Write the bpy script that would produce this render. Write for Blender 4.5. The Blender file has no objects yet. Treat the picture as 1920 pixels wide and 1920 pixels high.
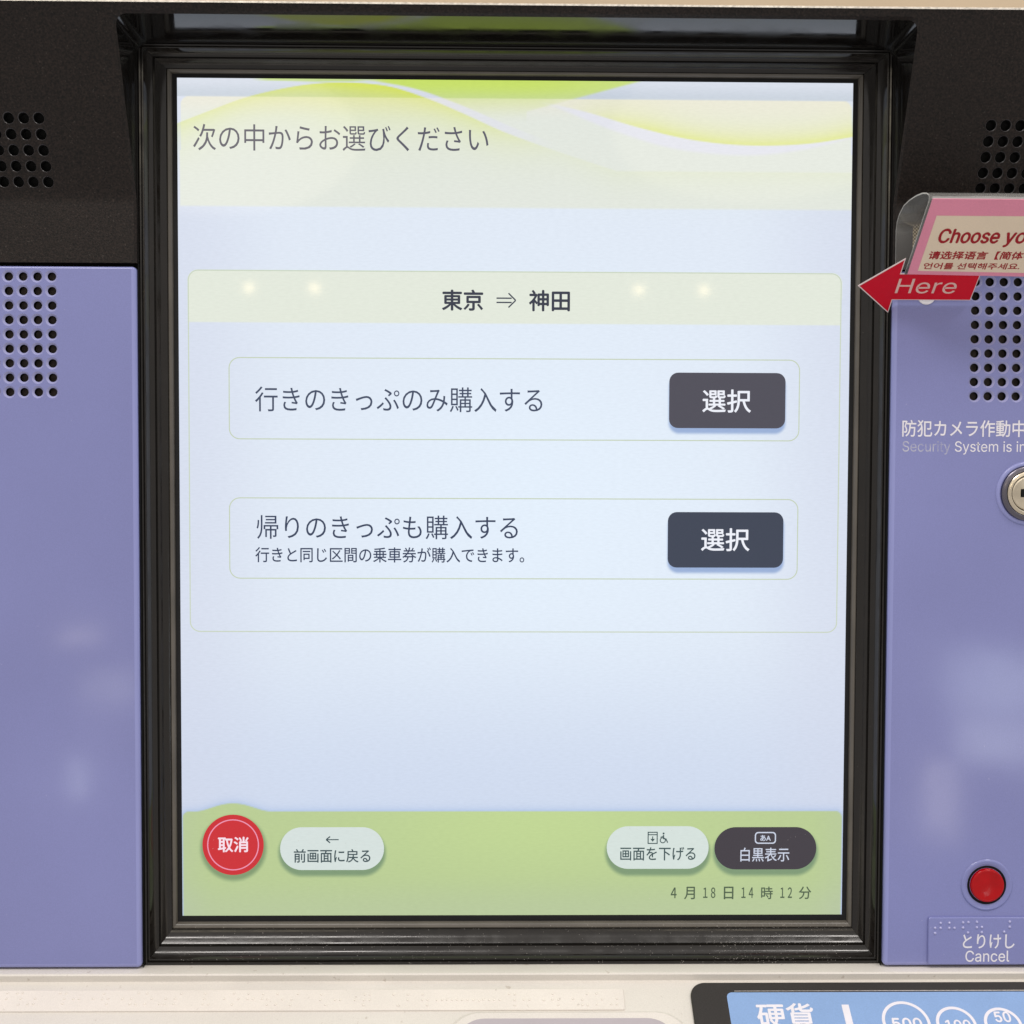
import bpy, bmesh, math, random
import numpy as np
from mathutils import Matrix, Vector

random.seed(7)
scene = bpy.context.scene

# ------------------------------------------------------------------ camera
cd = bpy.data.cameras.new('camera')
cd.sensor_fit = 'HORIZONTAL'; cd.sensor_width = 36.0; cd.lens = 46.875
cd.clip_start = 0.01; cd.clip_end = 60.0
cam = bpy.data.objects.new('camera', cd)
scene.collection.objects.link(cam)
cam.matrix_world = Matrix((
    (0.9998634, -0.0029164, -0.0162667, -0.0099300),
    (-0.0161326, 0.0412632, -0.9990181, -0.5376240),
    (0.0035847, 0.9991441, 0.0412105, 0.0185980),
    (0, 0, 0, 1)))
cd.dof.use_dof = True; cd.dof.focus_distance = 0.530; cd.dof.aperture_fstop = 16.0
scene.camera = cam

# ------------------------------------------------------------------ world: even light of a bright station hall
world = bpy.data.worlds.new('World'); scene.world = world
world.use_nodes = True
bgn = world.node_tree.nodes['Background']
bgn.inputs['Color'].default_value = (1.0, 0.955, 0.915, 1)
wn = world.node_tree                        # bright ceiling above, paler floor below
tcw = wn.nodes.new('ShaderNodeTexCoord'); sxyz = wn.nodes.new('ShaderNodeSeparateXYZ'); mrw = wn.nodes.new('ShaderNodeMapRange')
mrw.inputs[1].default_value = 0.05; mrw.inputs[2].default_value = 0.75; mrw.inputs[3].default_value = 0.56; mrw.inputs[4].default_value = 1.15
wn.links.new(tcw.outputs['Generated'], sxyz.inputs[0]); wn.links.new(sxyz.outputs['Z'], mrw.inputs[0]); wn.links.new(mrw.outputs[0], bgn.inputs['Strength'])

def area(name, loc, target, sx, sy, watts, color, shape='RECTANGLE'):
    l = bpy.data.lights.new(name, 'AREA'); l.shape = shape
    l.size = sx; l.size_y = sy; l.energy = watts; l.color = color
    o = bpy.data.objects.new(name, l); scene.collection.objects.link(o)
    o.location = loc
    d = Vector(target) - Vector(loc)
    o.rotation_euler = d.to_track_quat('-Z', 'Y').to_euler()
    return o

# ceiling panels of the hall, above and in front of the machine
area('ceiling_panel', (-0.55, -1.25, 1.75), (0, 0, 0), 0.8, 0.32, 12.5, (1.0, 0.95, 0.90))
area('ceiling_panel', (0.95, -1.15, 1.85), (0, 0, 0), 0.8, 0.32, 12.5, (1.0, 0.95, 0.90))
# round warm downlights further back (mirrored in the touch screen)
for x in (-0.783, -0.574, 0.465, 0.675):
    area('downlight', (x, -3.763, 0.556), (0, 0, 0), 0.030, 0.030, 0.045, (1.0, 0.74, 0.40), 'DISK')
# warm lit ceiling coves further back
area('cove_light', (-0.90, -3.76, 1.04), (0, 0, 0), 0.95, 0.50, 2.6, (1.0, 0.86, 0.60), 'ELLIPSE')
area('cove_light', (0.85, -3.76, 1.08), (0, 0, 0), 0.95, 0.48, 1.8, (1.0, 0.86, 0.62), 'ELLIPSE')

# lit shop signs across the hall (faint in the lilac panels)
def across(px, pz, w, h, watts, color, k=5.0):
    o = area('shop_sign_light', (px + k * (px + 0.0099), -0.014 - k * 0.5236, pz + k * (pz - 0.0186)), (px, -0.014, pz), w, h, watts, color)
across(0.193, -0.070, 0.22, 0.12, 0.36, (0.85, 0.95, 1.0)); across(0.194, -0.094, 0.20, 0.10, 0.26, (0.9, 0.95, 1.0))
across(0.170, -0.118, 0.07, 0.18, 0.15, (1, 0.92, 0.85)); across(-0.158, -0.073, 0.12, 0.055, 0.075, (1, 0.98, 0.9))
across(-0.172, -0.108, 0.035, 0.10, 0.05, (0.9, 0.95, 1.0)); across(-0.171, -0.052, 0.10, 0.03, 0.04, (1, 0.9, 0.8))
vs = scene.view_settings
vs.view_transform = 'Standard'; vs.look = 'None'; vs.gamma = 1.0; vs.exposure = 0.0
vs.use_curve_mapping = False
scene.cycles.max_bounces = 8
scene.cycles.use_denoising = True

# ------------------------------------------------------------------ helpers
MM = 0.001
def lin(c):
    out = []
    for v in c[:3]:
        v = v / 255.0
        out.append(v / 12.92 if v <= 0.04045 else ((v + 0.055) / 1.055) ** 2.4)
    return out
def V(x, d, z):                      # mm; d = distance out of the screen plane, towards the user
    return (x * MM, -d * MM, z * MM)

def link(o, parent=None):
    scene.collection.objects.link(o)
    if parent is not None:
        o.parent = parent
        o.matrix_parent_inverse = parent.matrix_world.inverted()
    return o

def empty(name, loc, label, cat, group=None):
    o = bpy.data.objects.new(name, None); o.empty_display_size = 0.02
    o.location = loc; link(o)
    o['label'] = label; o['category'] = cat
    if group: o['group'] = group
    o.matrix_world = Matrix.Translation(loc)
    return o

def build(name, verts, faces, mat, parent=None, smooth=None, mats=None, idx=None, weld=True, label=None):
    me = bpy.data.meshes.new(name)
    me.from_pydata(verts, [], faces)
    for m in (mats or [mat]): me.materials.append(m)
    if idx is not None:
        me.polygons.foreach_set('material_index', idx)
    bm = bmesh.new(); bm.from_mesh(me)
    if weld: bmesh.ops.remove_doubles(bm, verts=bm.verts, dist=2e-6)
    if weld: bmesh.ops.recalc_face_normals(bm, faces=bm.faces)
    bm.to_mesh(me); bm.free()
    if smooth is not None:
        me.shade_smooth(); me.set_sharp_from_angle(angle=math.radians(smooth))
    o = bpy.data.objects.new(name, me); link(o, parent)
    if label: o['label'] = label
    return o

class MB:
    def __init__(s): s.v = []; s.f = []; s.i = []
    def face(s, pts, mi=0):
        n = len(s.v); s.v += list(pts); s.f.append(tuple(range(n, n + len(pts)))); s.i.append(mi)
    def strip(s, a, b, closed=False, mi=0):
        n = len(a)
        for k in range(n if closed else n - 1):
            j = (k + 1) % n
            s.face((a[k], a[j], b[j], b[k]), mi)
    def out(s, name, mat, parent=None, **kw):
        return build(name, s.v, s.f, mat, parent, idx=(s.i if kw.get('mats') else None), **kw)

def rrect(x0, z0, x1, z1, r, n=6):
    p = []
    for cx, cz, a0 in ((x1 - r, z1 - r, 0), (x0 + r, z1 - r, 90), (x0 + r, z0 + r, 180), (x1 - r, z0 + r, 270)):
        for k in range(n + 1):
            a = math.radians(a0 + 90 * k / n)
            p.append((cx + r * math.cos(a), cz + r * math.sin(a)))
    return p
def circ(x, z, r, n=40):
    return [(x + r * math.cos(2 * math.pi * k / n), z + r * math.sin(2 * math.pi * k / n)) for k in range(n)]

# surfaces: map (u, v, height) -> point
def on_plane(d0):
    return lambda u, v, h=0.0: V(u, d0 + h, v)
SL = math.hypot(28, 23.2); SD, SZ = 28 / SL, 23.2 / SL         # slanting language sign: t runs up along it
def on_sign(u, t, h=0.0):
    return V(u, 27 + t * SD + h * SZ, 89.8 + t * SZ - h * SD)
DL = math.hypot(12.6, 8.33); DD, DZ = 12.6 / DL, 8.33 / DL      # sloping lower deck: s runs towards the user
def on_deck(u, s, h=0.0):
    return V(u, 19 + s * DD + h * DZ, -189.45 - s * DZ + h * DD)
def on_deck_up(u, v, h=0.0):                                    # same, v = -s so that text stands upright
    return on_deck(u, -v, h)

def sheet(name, pts, f, mat, parent, h=0.0, t=0.0, bev=0.0, label=None, smooth=None):
    """flat piece of any outline; t > 0 gives it thickness, bev a chamfered rim"""
    m = MB()
    if t > 0:
        n = len(pts)
        if bev > 0:
            cx = sum(p[0] for p in pts) / n; cz = sum(p[1] for p in pts) / n
            ins = []
            for k in range(n):
                a, b, c = pts[k - 1], pts[k], pts[(k + 1) % n]
                e1 = Vector((b[0] - a[0], b[1] - a[1])); e2 = Vector((c[0] - b[0], c[1] - b[1]))
                e1.normalize(); e2.normalize()
                nn = Vector((-(e1.y + e2.y), e1.x + e2.x)); nn.normalize()
                cs = max(0.5, nn.dot(Vector((-e1.y, e1.x))))
                ins.append((b[0] + nn.x * bev / cs, b[1] + nn.y * bev / cs))
        else: ins = pts
        top = [f(p[0], p[1], h + t) for p in ins]
        m.face(top)
        lo = [f(p[0], p[1], h) for p in pts]
        if bev > 0:
            mid = [f(p[0], p[1], h + t - bev) for p in pts]
            m.strip(top, mid, True); m.strip(mid, lo, True)
        else: m.strip(top, lo, True)
    else:
        m.face([f(p[0], p[1], h) for p in pts])
    return m.out(name, mat, parent, label=label, smooth=smooth)

def band(name, outer, inner, f, mat, parent, h=0.0, label=None):
    m = MB(); m.strip([f(*p, h) for p in outer], [f(*p, h) for p in inner], True)
    return m.out(name, mat, parent, label=label)

import os
def load_inter():
    try:
        p = os.path.join(bpy.utils.resource_path('LOCAL'), 'datafiles', 'fonts', 'Inter.woff2')
        return bpy.data.fonts.load(p) if os.path.exists(p) else None
    except Exception: return None
FONT = load_inter()          # Blender's own bundled interface font; the built-in one serves if it is absent
def text(body, boxmm, f, mat, parent, h=0.0, bold=0.0, name='lettering', label=None, res=4):
    cu = bpy.data.curves.new('tmp_text', 'FONT'); cu.body = body
    cu.resolution_u = res; cu.fill_mode = 'FRONT'
    if FONT and body.isascii(): cu.font = FONT
    o = bpy.data.objects.new('tmp_text', cu); scene.collection.objects.link(o)
    bpy.context.view_layer.update()
    dg = bpy.context.evaluated_depsgraph_get()
    me = o.evaluated_get(dg).to_mesh()
    co = [v.co.copy() for v in me.vertices]; fa = [tuple(p.vertices) for p in me.polygons]
    o.evaluated_get(dg).to_mesh_clear()
    bpy.data.objects.remove(o); bpy.data.curves.remove(cu)
    xs = [c.x for c in co]; ys = [c.y for c in co]
    x0, z0, x1, z1 = boxmm
    ax, bx, ay, by = min(xs), max(xs), min(ys), max(ys)
    kz = (z1 - z0) / (by - ay); e = bold * kz                      # bolder strokes: shifted copies of the glyphs
    shifts = [(0, 0)] if bold == 0 else [(0, 0), (-e, 0), (e, 0), (0, e), (0, -e)]
    vv, ff_ = [], []
    for k, (sx, sz) in enumerate(shifts):
        n0 = len(vv)
        vv += [f(x0 + (c.x - ax) / (bx - ax) * (x1 - x0) + sx, z0 + (c.y - ay) * kz + sz, h + 0.006 * k) for c in co]
        ff_ += [tuple(n0 + i for i in q) for q in fa]
    fa = ff_
    me2 = bpy.data.meshes.new(name); me2.from_pydata(vv, [], fa); me2.materials.append(mat)
    o2 = bpy.data.objects.new(name, me2); link(o2, parent)
    if label: o2['label'] = label
    return o2

# ------------------------------------------------------------------ materials
def nodes(name):
    m = bpy.data.materials.new(name); m.use_nodes = True
    nt = m.node_tree
    return m, nt, nt.nodes['Principled BSDF']
def N(nt, t, **kw):
    n = nt.nodes.new(t)
    for k, v in kw.items(): setattr(n, k, v)
    return n

def plastic(name, col, rough=0.4, spec=0.5, var=0.06, vscale=60, grain=0.0, gscale=2500, bump=0.0, bscale=1500,
            rvar=0.0, coat=0.0, metal=0.0, specks=0.0, spcol=(0.6, 0.57, 0.55), spscale=900, specklim=0.70):
    m, nt, b = nodes(name); L = nt.links.new
    tc = N(nt, 'ShaderNodeTexCoord')
    n1 = N(nt, 'ShaderNodeTexNoise'); n1.inputs['Scale'].default_value = vscale; n1.inputs['Detail'].default_value = 5
    L(tc.outputs['Object'], n1.inputs['Vector'])
    mr = N(nt, 'ShaderNodeMapRange'); mr.inputs[1].default_value = 0.3; mr.inputs[2].default_value = 0.7
    mr.inputs[3].default_value = 1 - var; mr.inputs[4].default_value = 1 + var
    L(n1.outputs['Fac'], mr.inputs[0])
    hs = N(nt, 'ShaderNodeHueSaturation'); hs.inputs['Color'].default_value = (*col, 1)
    L(mr.outputs[0], hs.inputs['Value'])
    last = hs.outputs['Color']
    if grain > 0:
        n2 = N(nt, 'ShaderNodeTexNoise'); n2.inputs['Scale'].default_value = gscale; n2.inputs['Detail'].default_value = 2
        L(tc.outputs['Object'], n2.inputs['Vector'])
        m2 = N(nt, 'ShaderNodeMapRange'); m2.inputs[1].default_value = 0.3; m2.inputs[2].default_value = 0.75
        m2.inputs[3].default_value = 1 - grain; m2.inputs[4].default_value = 1 + grain
        L(n2.outputs['Fac'], m2.inputs[0])
        h2 = N(nt, 'ShaderNodeHueSaturation'); L(last, h2.inputs['Color']); L(m2.outputs[0], h2.inputs['Value'])
        last = h2.outputs['Color']
    if specks > 0:
        n3 = N(nt, 'ShaderNodeTexNoise'); n3.inputs['Scale'].default_value = spscale; n3.inputs['Detail'].default_value = 3
        L(tc.outputs['Object'], n3.inputs['Vector'])
        m3 = N(nt, 'ShaderNodeMapRange'); m3.inputs[1].default_value = specklim; m3.inputs[2].default_value = specklim + 0.05
        m3.inputs[4].default_value = specks
        L(n3.outputs['Fac'], m3.inputs[0])
        mx = N(nt, 'ShaderNodeMix', data_type='RGBA'); L(m3.outputs[0], mx.inputs[0]); L(last, mx.inputs[6])
        mx.inputs[7].default_value = (*spcol, 1); last = mx.outputs[2]
    L(last, b.inputs['Base Color'])
    b.inputs['Roughness'].default_value = rough; b.inputs['Specular IOR Level'].default_value = spec
    b.inputs['Coat Weight'].default_value = coat; b.inputs['Coat Roughness'].default_value = 0.08
    b.inputs['Metallic'].default_value = metal
    if rvar > 0:
        mr2 = N(nt, 'ShaderNodeMapRange'); mr2.inputs[1].default_value = 0.35; mr2.inputs[2].default_value = 0.65
        mr2.inputs[3].default_value = rough - rvar; mr2.inputs[4].default_value = rough + rvar
        n4 = N(nt, 'ShaderNodeTexNoise'); n4.inputs['Scale'].default_value = vscale * 2.3; n4.inputs['Detail'].default_value = 6
        L(tc.outputs['Object'], n4.inputs['Vector']); L(n4.outputs['Fac'], mr2.inputs[0]); L(mr2.outputs[0], b.inputs['Roughness'])
    if bump > 0:
        nb = N(nt, 'ShaderNodeTexNoise'); nb.inputs['Scale'].default_value = bscale; nb.inputs['Detail'].default_value = 3
        L(tc.outputs['Object'], nb.inputs['Vector'])
        bp = N(nt, 'ShaderNodeBump'); bp.inputs['Strength'].default_value = bump; bp.inputs['Distance'].default_value = 0.0002
        L(nb.outputs['Fac'], bp.inputs['Height']); L(bp.outputs['Normal'], b.inputs['Normal'])
    return m

SCREEN_ROUGH = 0.30
def glow(name, rgb=None, attr=None, k=0.985):
    """a lit piece of the display: emits its own colour under a faintly matt touch glass"""
    m, nt, b = nodes(name); L = nt.links.new
    b.inputs['Base Color'].default_value = (0.012, 0.012, 0.014, 1)
    b.inputs['Roughness'].default_value = SCREEN_ROUGH
    b.inputs['Specular IOR Level'].default_value = 0.25
    b.inputs['Coat Weight'].default_value = 0.55; b.inputs['Coat Roughness'].default_value = 0.042
    tc = N(nt, 'ShaderNodeTexCoord')
    # fine pixel rows and backlight grain
    n = N(nt, 'ShaderNodeTexNoise'); n.inputs['Scale'].default_value = 1300; n.inputs['Detail'].default_value = 2
    mp = N(nt, 'ShaderNodeMapping'); mp.inputs['Scale'].default_value = (0.30, 1, 1.2)
    L(tc.outputs['Object'], mp.inputs[0]); L(mp.outputs[0], n.inputs['Vector'])
    mr = N(nt, 'ShaderNodeMapRange'); mr.inputs[1].default_value = 0.25; mr.inputs[2].default_value = 0.75
    mr.inputs[3].default_value = k * 0.972; mr.inputs[4].default_value = k * 1.028
    L(n.outputs['Fac'], mr.inputs[0]); L(mr.outputs[0], b.inputs['Emission Strength'])
    if attr:
        a = N(nt, 'ShaderNodeAttribute', attribute_name=attr); L(a.outputs['Color'], b.inputs['Emission Color'])
    else:
        b.inputs['Emission Color'].default_value = (*lin(rgb), 1)
    return m

M = {}
M['fascia'] = plastic('dark_brown_textured_plastic', (0.0125, 0.0082, 0.0068), 0.44, 0.28, 0.15, 30, 0.85, 1300, 0.8, 1500, specks=0.10, spcol=(0.30, 0.26, 0.23), spscale=1250, specklim=0.66)
M['holerim'] = plastic('hole_rim_highlight', (0.040, 0.037, 0.040), 0.3, 0.5, 0.1, 60)  # edge highlight round the fascia holes, put into a paler colour
M['gloss'] = plastic('glossy_black_plastic', (0.006, 0.0052, 0.005), 0.10, 0.5, 0.1, 40, rvar=0.05, specks=0.06, spcol=(0.3, 0.28, 0.26), spscale=1100, specklim=0.74)
M['bezel'] = plastic('black_bezel_plastic', (0.0095, 0.0075, 0.006), 0.17, 0.5, 0.2, 50, rvar=0.09, specks=0.30, spcol=(0.32, 0.29, 0.26), spscale=1400, specklim=0.74, bump=0.05, bscale=900)
M['lip_sheen'] = plastic('bezel_lip_painted_sheen', (0.105, 0.094, 0.080), 0.26, 0.5, 0.15, 60, specks=0.15, spcol=(0.4, 0.36, 0.3), spscale=1500)  # paler than the bezel: screen light reflected in the lip, put into colour
M['gasket'] = plastic('black_rubber_gasket', (0.007, 0.007, 0.008), 0.6, 0.3, 0.1, 60, 0.4, 3000, specks=0.15, spcol=(0.2, 0.2, 0.2), spscale=1800)
M['lilac'] = plastic('lilac_panel_plastic', (0.222, 0.238, 0.490), 0.10, 0.45, 0.055, 11, 0.05, 2200, rvar=0.025, bump=0.02, bscale=500, specks=0.20, spcol=(0.6, 0.6, 0.75), spscale=420, specklim=0.73)
M['lilac_edge'] = plastic('lilac_panel_edge', (0.27, 0.29, 0.58), 0.25, 0.5, 0.03, 20)
M['rim'] = plastic('pale_worn_hole_rim', (0.36, 0.37, 0.62), 0.25, 0.5, 0.05, 40)
M['beige'] = plastic('beige_moulded_plastic', (0.70, 0.662, 0.61), 0.42, 0.45, 0.045, 25, 0.05, 2200, 0.12, 1600, specks=0.42, spcol=(0.34, 0.27, 0.21), spscale=360, specklim=0.685)
M['plate'] = plastic('pale_braille_plate', (0.75, 0.70, 0.645), 0.38, 0.45, 0.05, 30, 0.05, 2200, 0.10, 1500, specks=0.38, spcol=(0.36, 0.30, 0.25), spscale=340, specklim=0.69)
M['dot'] = plastic('pale_braille_dot', (0.80, 0.75, 0.68), 0.25, 0.6, 0.02, 40)
M['lilac_dot'] = plastic('lilac_braille_dot', (0.42, 0.42, 0.68), 0.18, 0.6, 0.02, 40)
M['white'] = plastic('white_print', (0.78, 0.76, 0.82), 0.45, 0.4, 0.03, 200)
M['black'] = plastic('black_void', (0.004, 0.004, 0.004), 0.7, 0.2, 0.1, 60)
M['backing'] = plastic('grey_brown_speaker_cloth', (0.055, 0.045, 0.040), 0.75, 0.2, 0.4, 500)
M['red'] = plastic('red_button_plastic', (0.40, 0.001, 0.004), 0.14, 0.28, 0.10, 160, bump=0.12, bscale=260)
M['chrome'] = plastic('worn_nickel', (0.72, 0.63, 0.49), 0.20, 0.5, 0.06, 200, metal=1.0, rvar=0.06)
M['chrome_dark'] = plastic('dark_nickel_collar', (0.16, 0.15, 0.18), 0.25, 0.5, 0.06, 200, metal=1.0, rvar=0.06)
M['trim'] = plastic('brushed_metal_trim', (0.80, 0.76, 0.70), 0.32, 0.5, 0.06, 200, metal=1.0, grain=0.25, gscale=900)
M['upper'] = plastic('cream_upper_panel', (0.66, 0.52, 0.36), 0.45, 0.4, 0.08, 9)
M['pink'] = plastic('pink_card', (0.84, 0.30, 0.42), 0.50, 0.35, 0.03, 60, 0.05, 2200)
M['cream'] = plastic('cream_card', (0.86, 0.71, 0.53), 0.50, 0.35, 0.03, 60, 0.03, 2200)
M['redink'] = plastic('dark_red_ink', (0.38, 0.008, 0.014), 0.5, 0.3, 0.05, 200)
M['redcard'] = plastic('red_arrow_card', (0.66, 0.002, 0.018), 0.30, 0.22, 0.05, 50, 0.05, 2200)
M['pinkink'] = plastic('pale_pink_ink', (0.80, 0.52, 0.47), 0.45, 0.4, 0.03, 200)
M['cardedge'] = plastic('white_card_edge', (0.80, 0.66, 0.66), 0.5, 0.3, 0.02, 100)
M['blue'] = plastic('light_blue_label', (0.235, 0.375, 0.650), 0.45, 0.4, 0.04, 60, 0.05, 1800)
M['coinblack'] = plastic('black_coin_bezel', (0.018, 0.0145, 0.0125), 0.42, 0.45, 0.1, 40, 0.25, 2200, 0.25, 2000, specks=0.12, spcol=(0.3, 0.27, 0.25), spscale=900, specklim=0.74)
M['tray'] = plastic('pale_lilac_grey_tray', (0.44, 0.40, 0.43), 0.45, 0.4, 0.04, 40)
M['dust'] = plastic('dust', (0.62, 0.58, 0.54), 0.8, 0.2, 0.1, 300)
M['body'] = plastic('dark_cabinet', (0.014, 0.011, 0.010), 0.6, 0.3, 0.1, 20)

def worn_print():
    m, nt, b = nodes('worn_white_print'); L = nt.links.new
    tc = N(nt, 'ShaderNodeTexCoord'); n = N(nt, 'ShaderNodeTexNoise'); n.inputs['Scale'].default_value = 260; n.inputs['Detail'].default_value = 4
    L(tc.outputs['Object'], n.inputs['Vector'])
    mr = N(nt, 'ShaderNodeMapRange'); mr.inputs[1].default_value = 0.40; mr.inputs[2].default_value = 0.68; mr.inputs[3].default_value = 0.22; mr.inputs[4].default_value = 0.72
    L(n.outputs['Fac'], mr.inputs[0]); L(mr.outputs[0], b.inputs['Alpha'])
    b.inputs['Base Color'].default_value = (0.74, 0.74, 0.80, 1); b.inputs['Roughness'].default_value = 0.4
    return m
M['worn'] = worn_print()

def film(name, tint, edge):
    m, nt, b = nodes(name); L = nt.links.new
    nt.nodes.remove(b)
    out = [n for n in nt.nodes if n.type == 'OUTPUT_MATERIAL'][0]
    tr = N(nt, 'ShaderNodeBsdfTransparent'); tr.inputs[0].default_value = (*tint, 1)
    df = N(nt, 'ShaderNodeBsdfDiffuse'); df.inputs[0].default_value = (0.75, 0.73, 0.70, 1)
    gl = N(nt, 'ShaderNodeBsdfGlossy'); gl.inputs['Roughness'].default_value = 0.16
    fr = N(nt, 'ShaderNodeFresnel'); fr.inputs[0].default_value = 1.33
    m0 = N(nt, 'ShaderNodeMixShader'); m0.inputs[0].default_value = edge
    L(tr.outputs[0], m0.inputs[1]); L(df.outputs[0], m0.inputs[2])
    m1 = N(nt, 'ShaderNodeMixShader'); L(fr.outputs[0], m1.inputs[0]); L(m0.outputs[0], m1.inputs[1]); L(gl.outputs[0], m1.inputs[2])
    L(m1.outputs[0], out.inputs['Surface'])
    return m
M['film'] = film('clear_plastic_film', (0.97, 0.97, 0.96), 0.19)
M['filmedge'] = film('painted_film_highlight', (0.9, 0.9, 0.9), 0.8)

def weave():
    m, nt, b = nodes('woven_cream_tape'); L = nt.links.new
    tc = N(nt, 'ShaderNodeTexCoord'); ck = N(nt, 'ShaderNodeTexChecker'); ck.inputs['Scale'].default_value = 1500
    ck.inputs['Color1'].default_value = (0.85, 0.76, 0.58, 1); ck.inputs['Color2'].default_value = (0.26, 0.22, 0.17, 1)
    L(tc.outputs['Object'], ck.inputs['Vector']); L(ck.outputs['Color'], b.inputs['Base Color']); b.inputs['Roughness'].default_value = 0.8
    return m
M['tape'] = weave()

# ================================================================== TICKET MACHINE
machine = empty('ticket_machine', (0, 0.15, -0.30), 'touch-screen ticket machine with dark fascia, lilac side panels and beige lower deck', 'ticket machine')
XO = 147.6                     # half width of the opening round the screen
ZTOP, ZSH = 180.0, -185.3      # underside of the hood, top of the shelf
SW, SH = 135.0, 168.75         # half size of the lit display
XE = 262.0                     # half width of the machine

# ---------------- cabinet behind everything
m = MB()
def boxm(m, x0, x1, d0, d1, z0, z1):
    c = [V(x, d, z) for x in (x0, x1) for d in (d0, d1) for z in (z0, z1)]
    for f in ((0, 1, 3, 2), (4, 5, 7, 6), (0, 1, 5, 4), (2, 3, 7, 6), (0, 2, 6, 4), (1, 3, 7, 5)): m.face([c[i] for i in f])
boxm(m, -XE + 2, XE - 2, -300, -8, -300, 181)
m.out('cabinet', M['body'], machine)
m = MB(); boxm(m, -XE, XE, -90, -60, 181.5, 520)
m.out('upper_panel', M['upper'], machine, label='cream panel above the dark hood')

# ---------------- fascia: lower strip upright, upper part leaning out towards the user as a hood
ZC = 118.4
def df(z):
    s = 28.0 / 61.0; w = 2.4; t = z - ZC
    if t <= -w: return 14.0
    if t >= w: return 14.0 + s * t
    return 14.0 + s * (t + w) ** 2 / (4 * w)

def perf(m, f, u0, u1, v0, v1, us, vs_, r, r2, cdep, depth, levels=(), sq=1.0, mi_rim=0, mi_wall=1):
    """plate u0..u1 x v0..v1 with a rectangular grid of round holes"""
    du = abs(us[1] - us[0]); dv = abs(vs_[1] - vs_[0]); us = sorted(us); vz = sorted(vs_)
    ua, ub = us[0] - du / 2, us[-1] + du / 2; va, vb = vz[0] - dv / 2, vz[-1] + dv / 2
    def block(a, b, c, d):
        ls = [c] + sorted(l for l in levels if c < l < d) + [d]
        for k in range(len(ls) - 1):
            m.face((f(a, ls[k], 0), f(b, ls[k], 0), f(b, ls[k + 1], 0), f(a, ls[k + 1], 0)))
    block(u0, ua, v0, v1); block(ub, u1, v0, v1); block(ua, ub, v0, va); block(ua, ub, vb, v1)
    n = 24
    for u in us:
        for v in vz:
            sqr, c2, c1, cw = [], [], [], []
            for k in range(n):
                a = 2 * math.pi * (k + 0.0) / n; ca, sa = math.cos(a), math.sin(a)
                q = 1 / max(abs(ca), abs(sa))
                sqr.append(f(u + ca * q * du / 2, v + sa * q * dv / 2, 0))
                c2.append(f(u + ca * r2, v + sa * r2 * sq, 0))
                c1.append(f(u + ca * r, v + sa * r * sq, -cdep))
                cw.append(f(u + ca * r, v + sa * r * sq, -depth))
            m.strip(sqr, c2, True); m.strip(c2, c1, True, mi_rim); m.strip(c1, cw, True, mi_wall)

fas = MB()
flev = [ZC - 2.4 + 4.8 * k / 8 for k in range(9)]
def ff(u, v, h): return V(u, df(v) + h, v)
for sgn in (-1, 1):
    us = [sgn * (180.6 + 5.66 * k) for k in range(7)]
    vsl = [123.8 + 5.46 * k for k in range(5)]
    a, b = (-XE, -156.0) if sgn < 0 else (156.0, XE)
    perf(fas, ff, a, b, 93.4, 183.4, us, vsl, 2.0, 2.2, 0.2, 3.2, flev, 0.95, mi_rim=2)
# inner strip following the opening, with a rounded top corner and a chamfered edge
RC = 4.0
def opening(off):
    p = []
    for z in [93.4] + flev + [140, 160, ZTOP - RC]: p.append((-XO - off, z))
    for k in range(1, 9):
        a = math.radians(180 - 90 * k / 8)
        p.append((-XO + RC + (RC + off) * math.cos(a), ZTOP - RC + (RC + off) * math.sin(a)))
    return p + [(-x, z) for x, z in reversed(p)]
op0, op1 = opening(0.0), opening(0.9)
outer = []
for i, (x, z) in enumerate(op1):
    if z <= ZTOP - RC + 1e-6: outer.append((math.copysign(156, x), z))
    else: outer.append((x, 183.4))
s_out = [V(x, df(z), z) for x, z in outer]; s_in = [V(x, df(z), z) for x, z in op1]
# corner fill between the side strip and the lintel
fas.strip(s_out, s_in)
zt = ZTOP - RC
for sgn in (-1, 1):
    k = max(i for i, p in enumerate(outer) if p[1] <= zt + 1e-6 and p[0] < 0) if sgn < 0 else min(i for i, p in enumerate(outer) if p[1] <= zt + 1e-6 and p[0] > 0)
    j = k + 1 if sgn < 0 else k - 1
    fas.face((V(sgn * 156, df(zt), zt), V(sgn * 156, df(183.4), 183.4), V(outer[j][0], df(183.4), 183.4)))
ch = [V(x, df(z) - 0.9, z) for x, z in op0]
fas.strip(s_in, ch)
# underside of the strip above the lilac panels, outer ends, top lip
for sgn in (-1, 1):
    fas.face((V(sgn * XE, 14, 93.4), V(sgn * (XO + .9), 14, 93.4), V(sgn * (XO + .9), 6, 93.4), V(sgn * XE, 6, 93.4)))
    fas.face([V(sgn * XE, 6, 93.4)] + [V(sgn * XE, df(z), z) for z in [93.4] + flev + [183.4]] + [V(sgn * XE, -60, 183.4), V(sgn * XE, -60, 93.4)])
fas.face((V(-XE, df(183.4), 183.4), V(XE, df(183.4), 183.4), V(XE, -60, 183.4), V(-XE, -60, 183.4)))
fascia = fas.out('fascia', None, machine, weld=False, mats=[M['fascia'], M['black'], M['holerim']], label='dark brown upper fascia with perforated speaker holes')
m = MB(); d1 = df(183.4)
for a, b in (((d1 + .25, 183.3), (d1 + .25, 183.9)), ((d1 + .25, 183.9), (d1 - .2, 184.25)), ((d1 - .2, 184.25), (d1 - 6, 184.3)), ((d1 - 6, 184.3), (d1 - 6, 183.3))):
    m.face((V(-XE, *a), V(XE, *a), V(XE, *b), V(-XE, *b)))
m.out('metal_trim', M['trim'], fascia)
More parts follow.
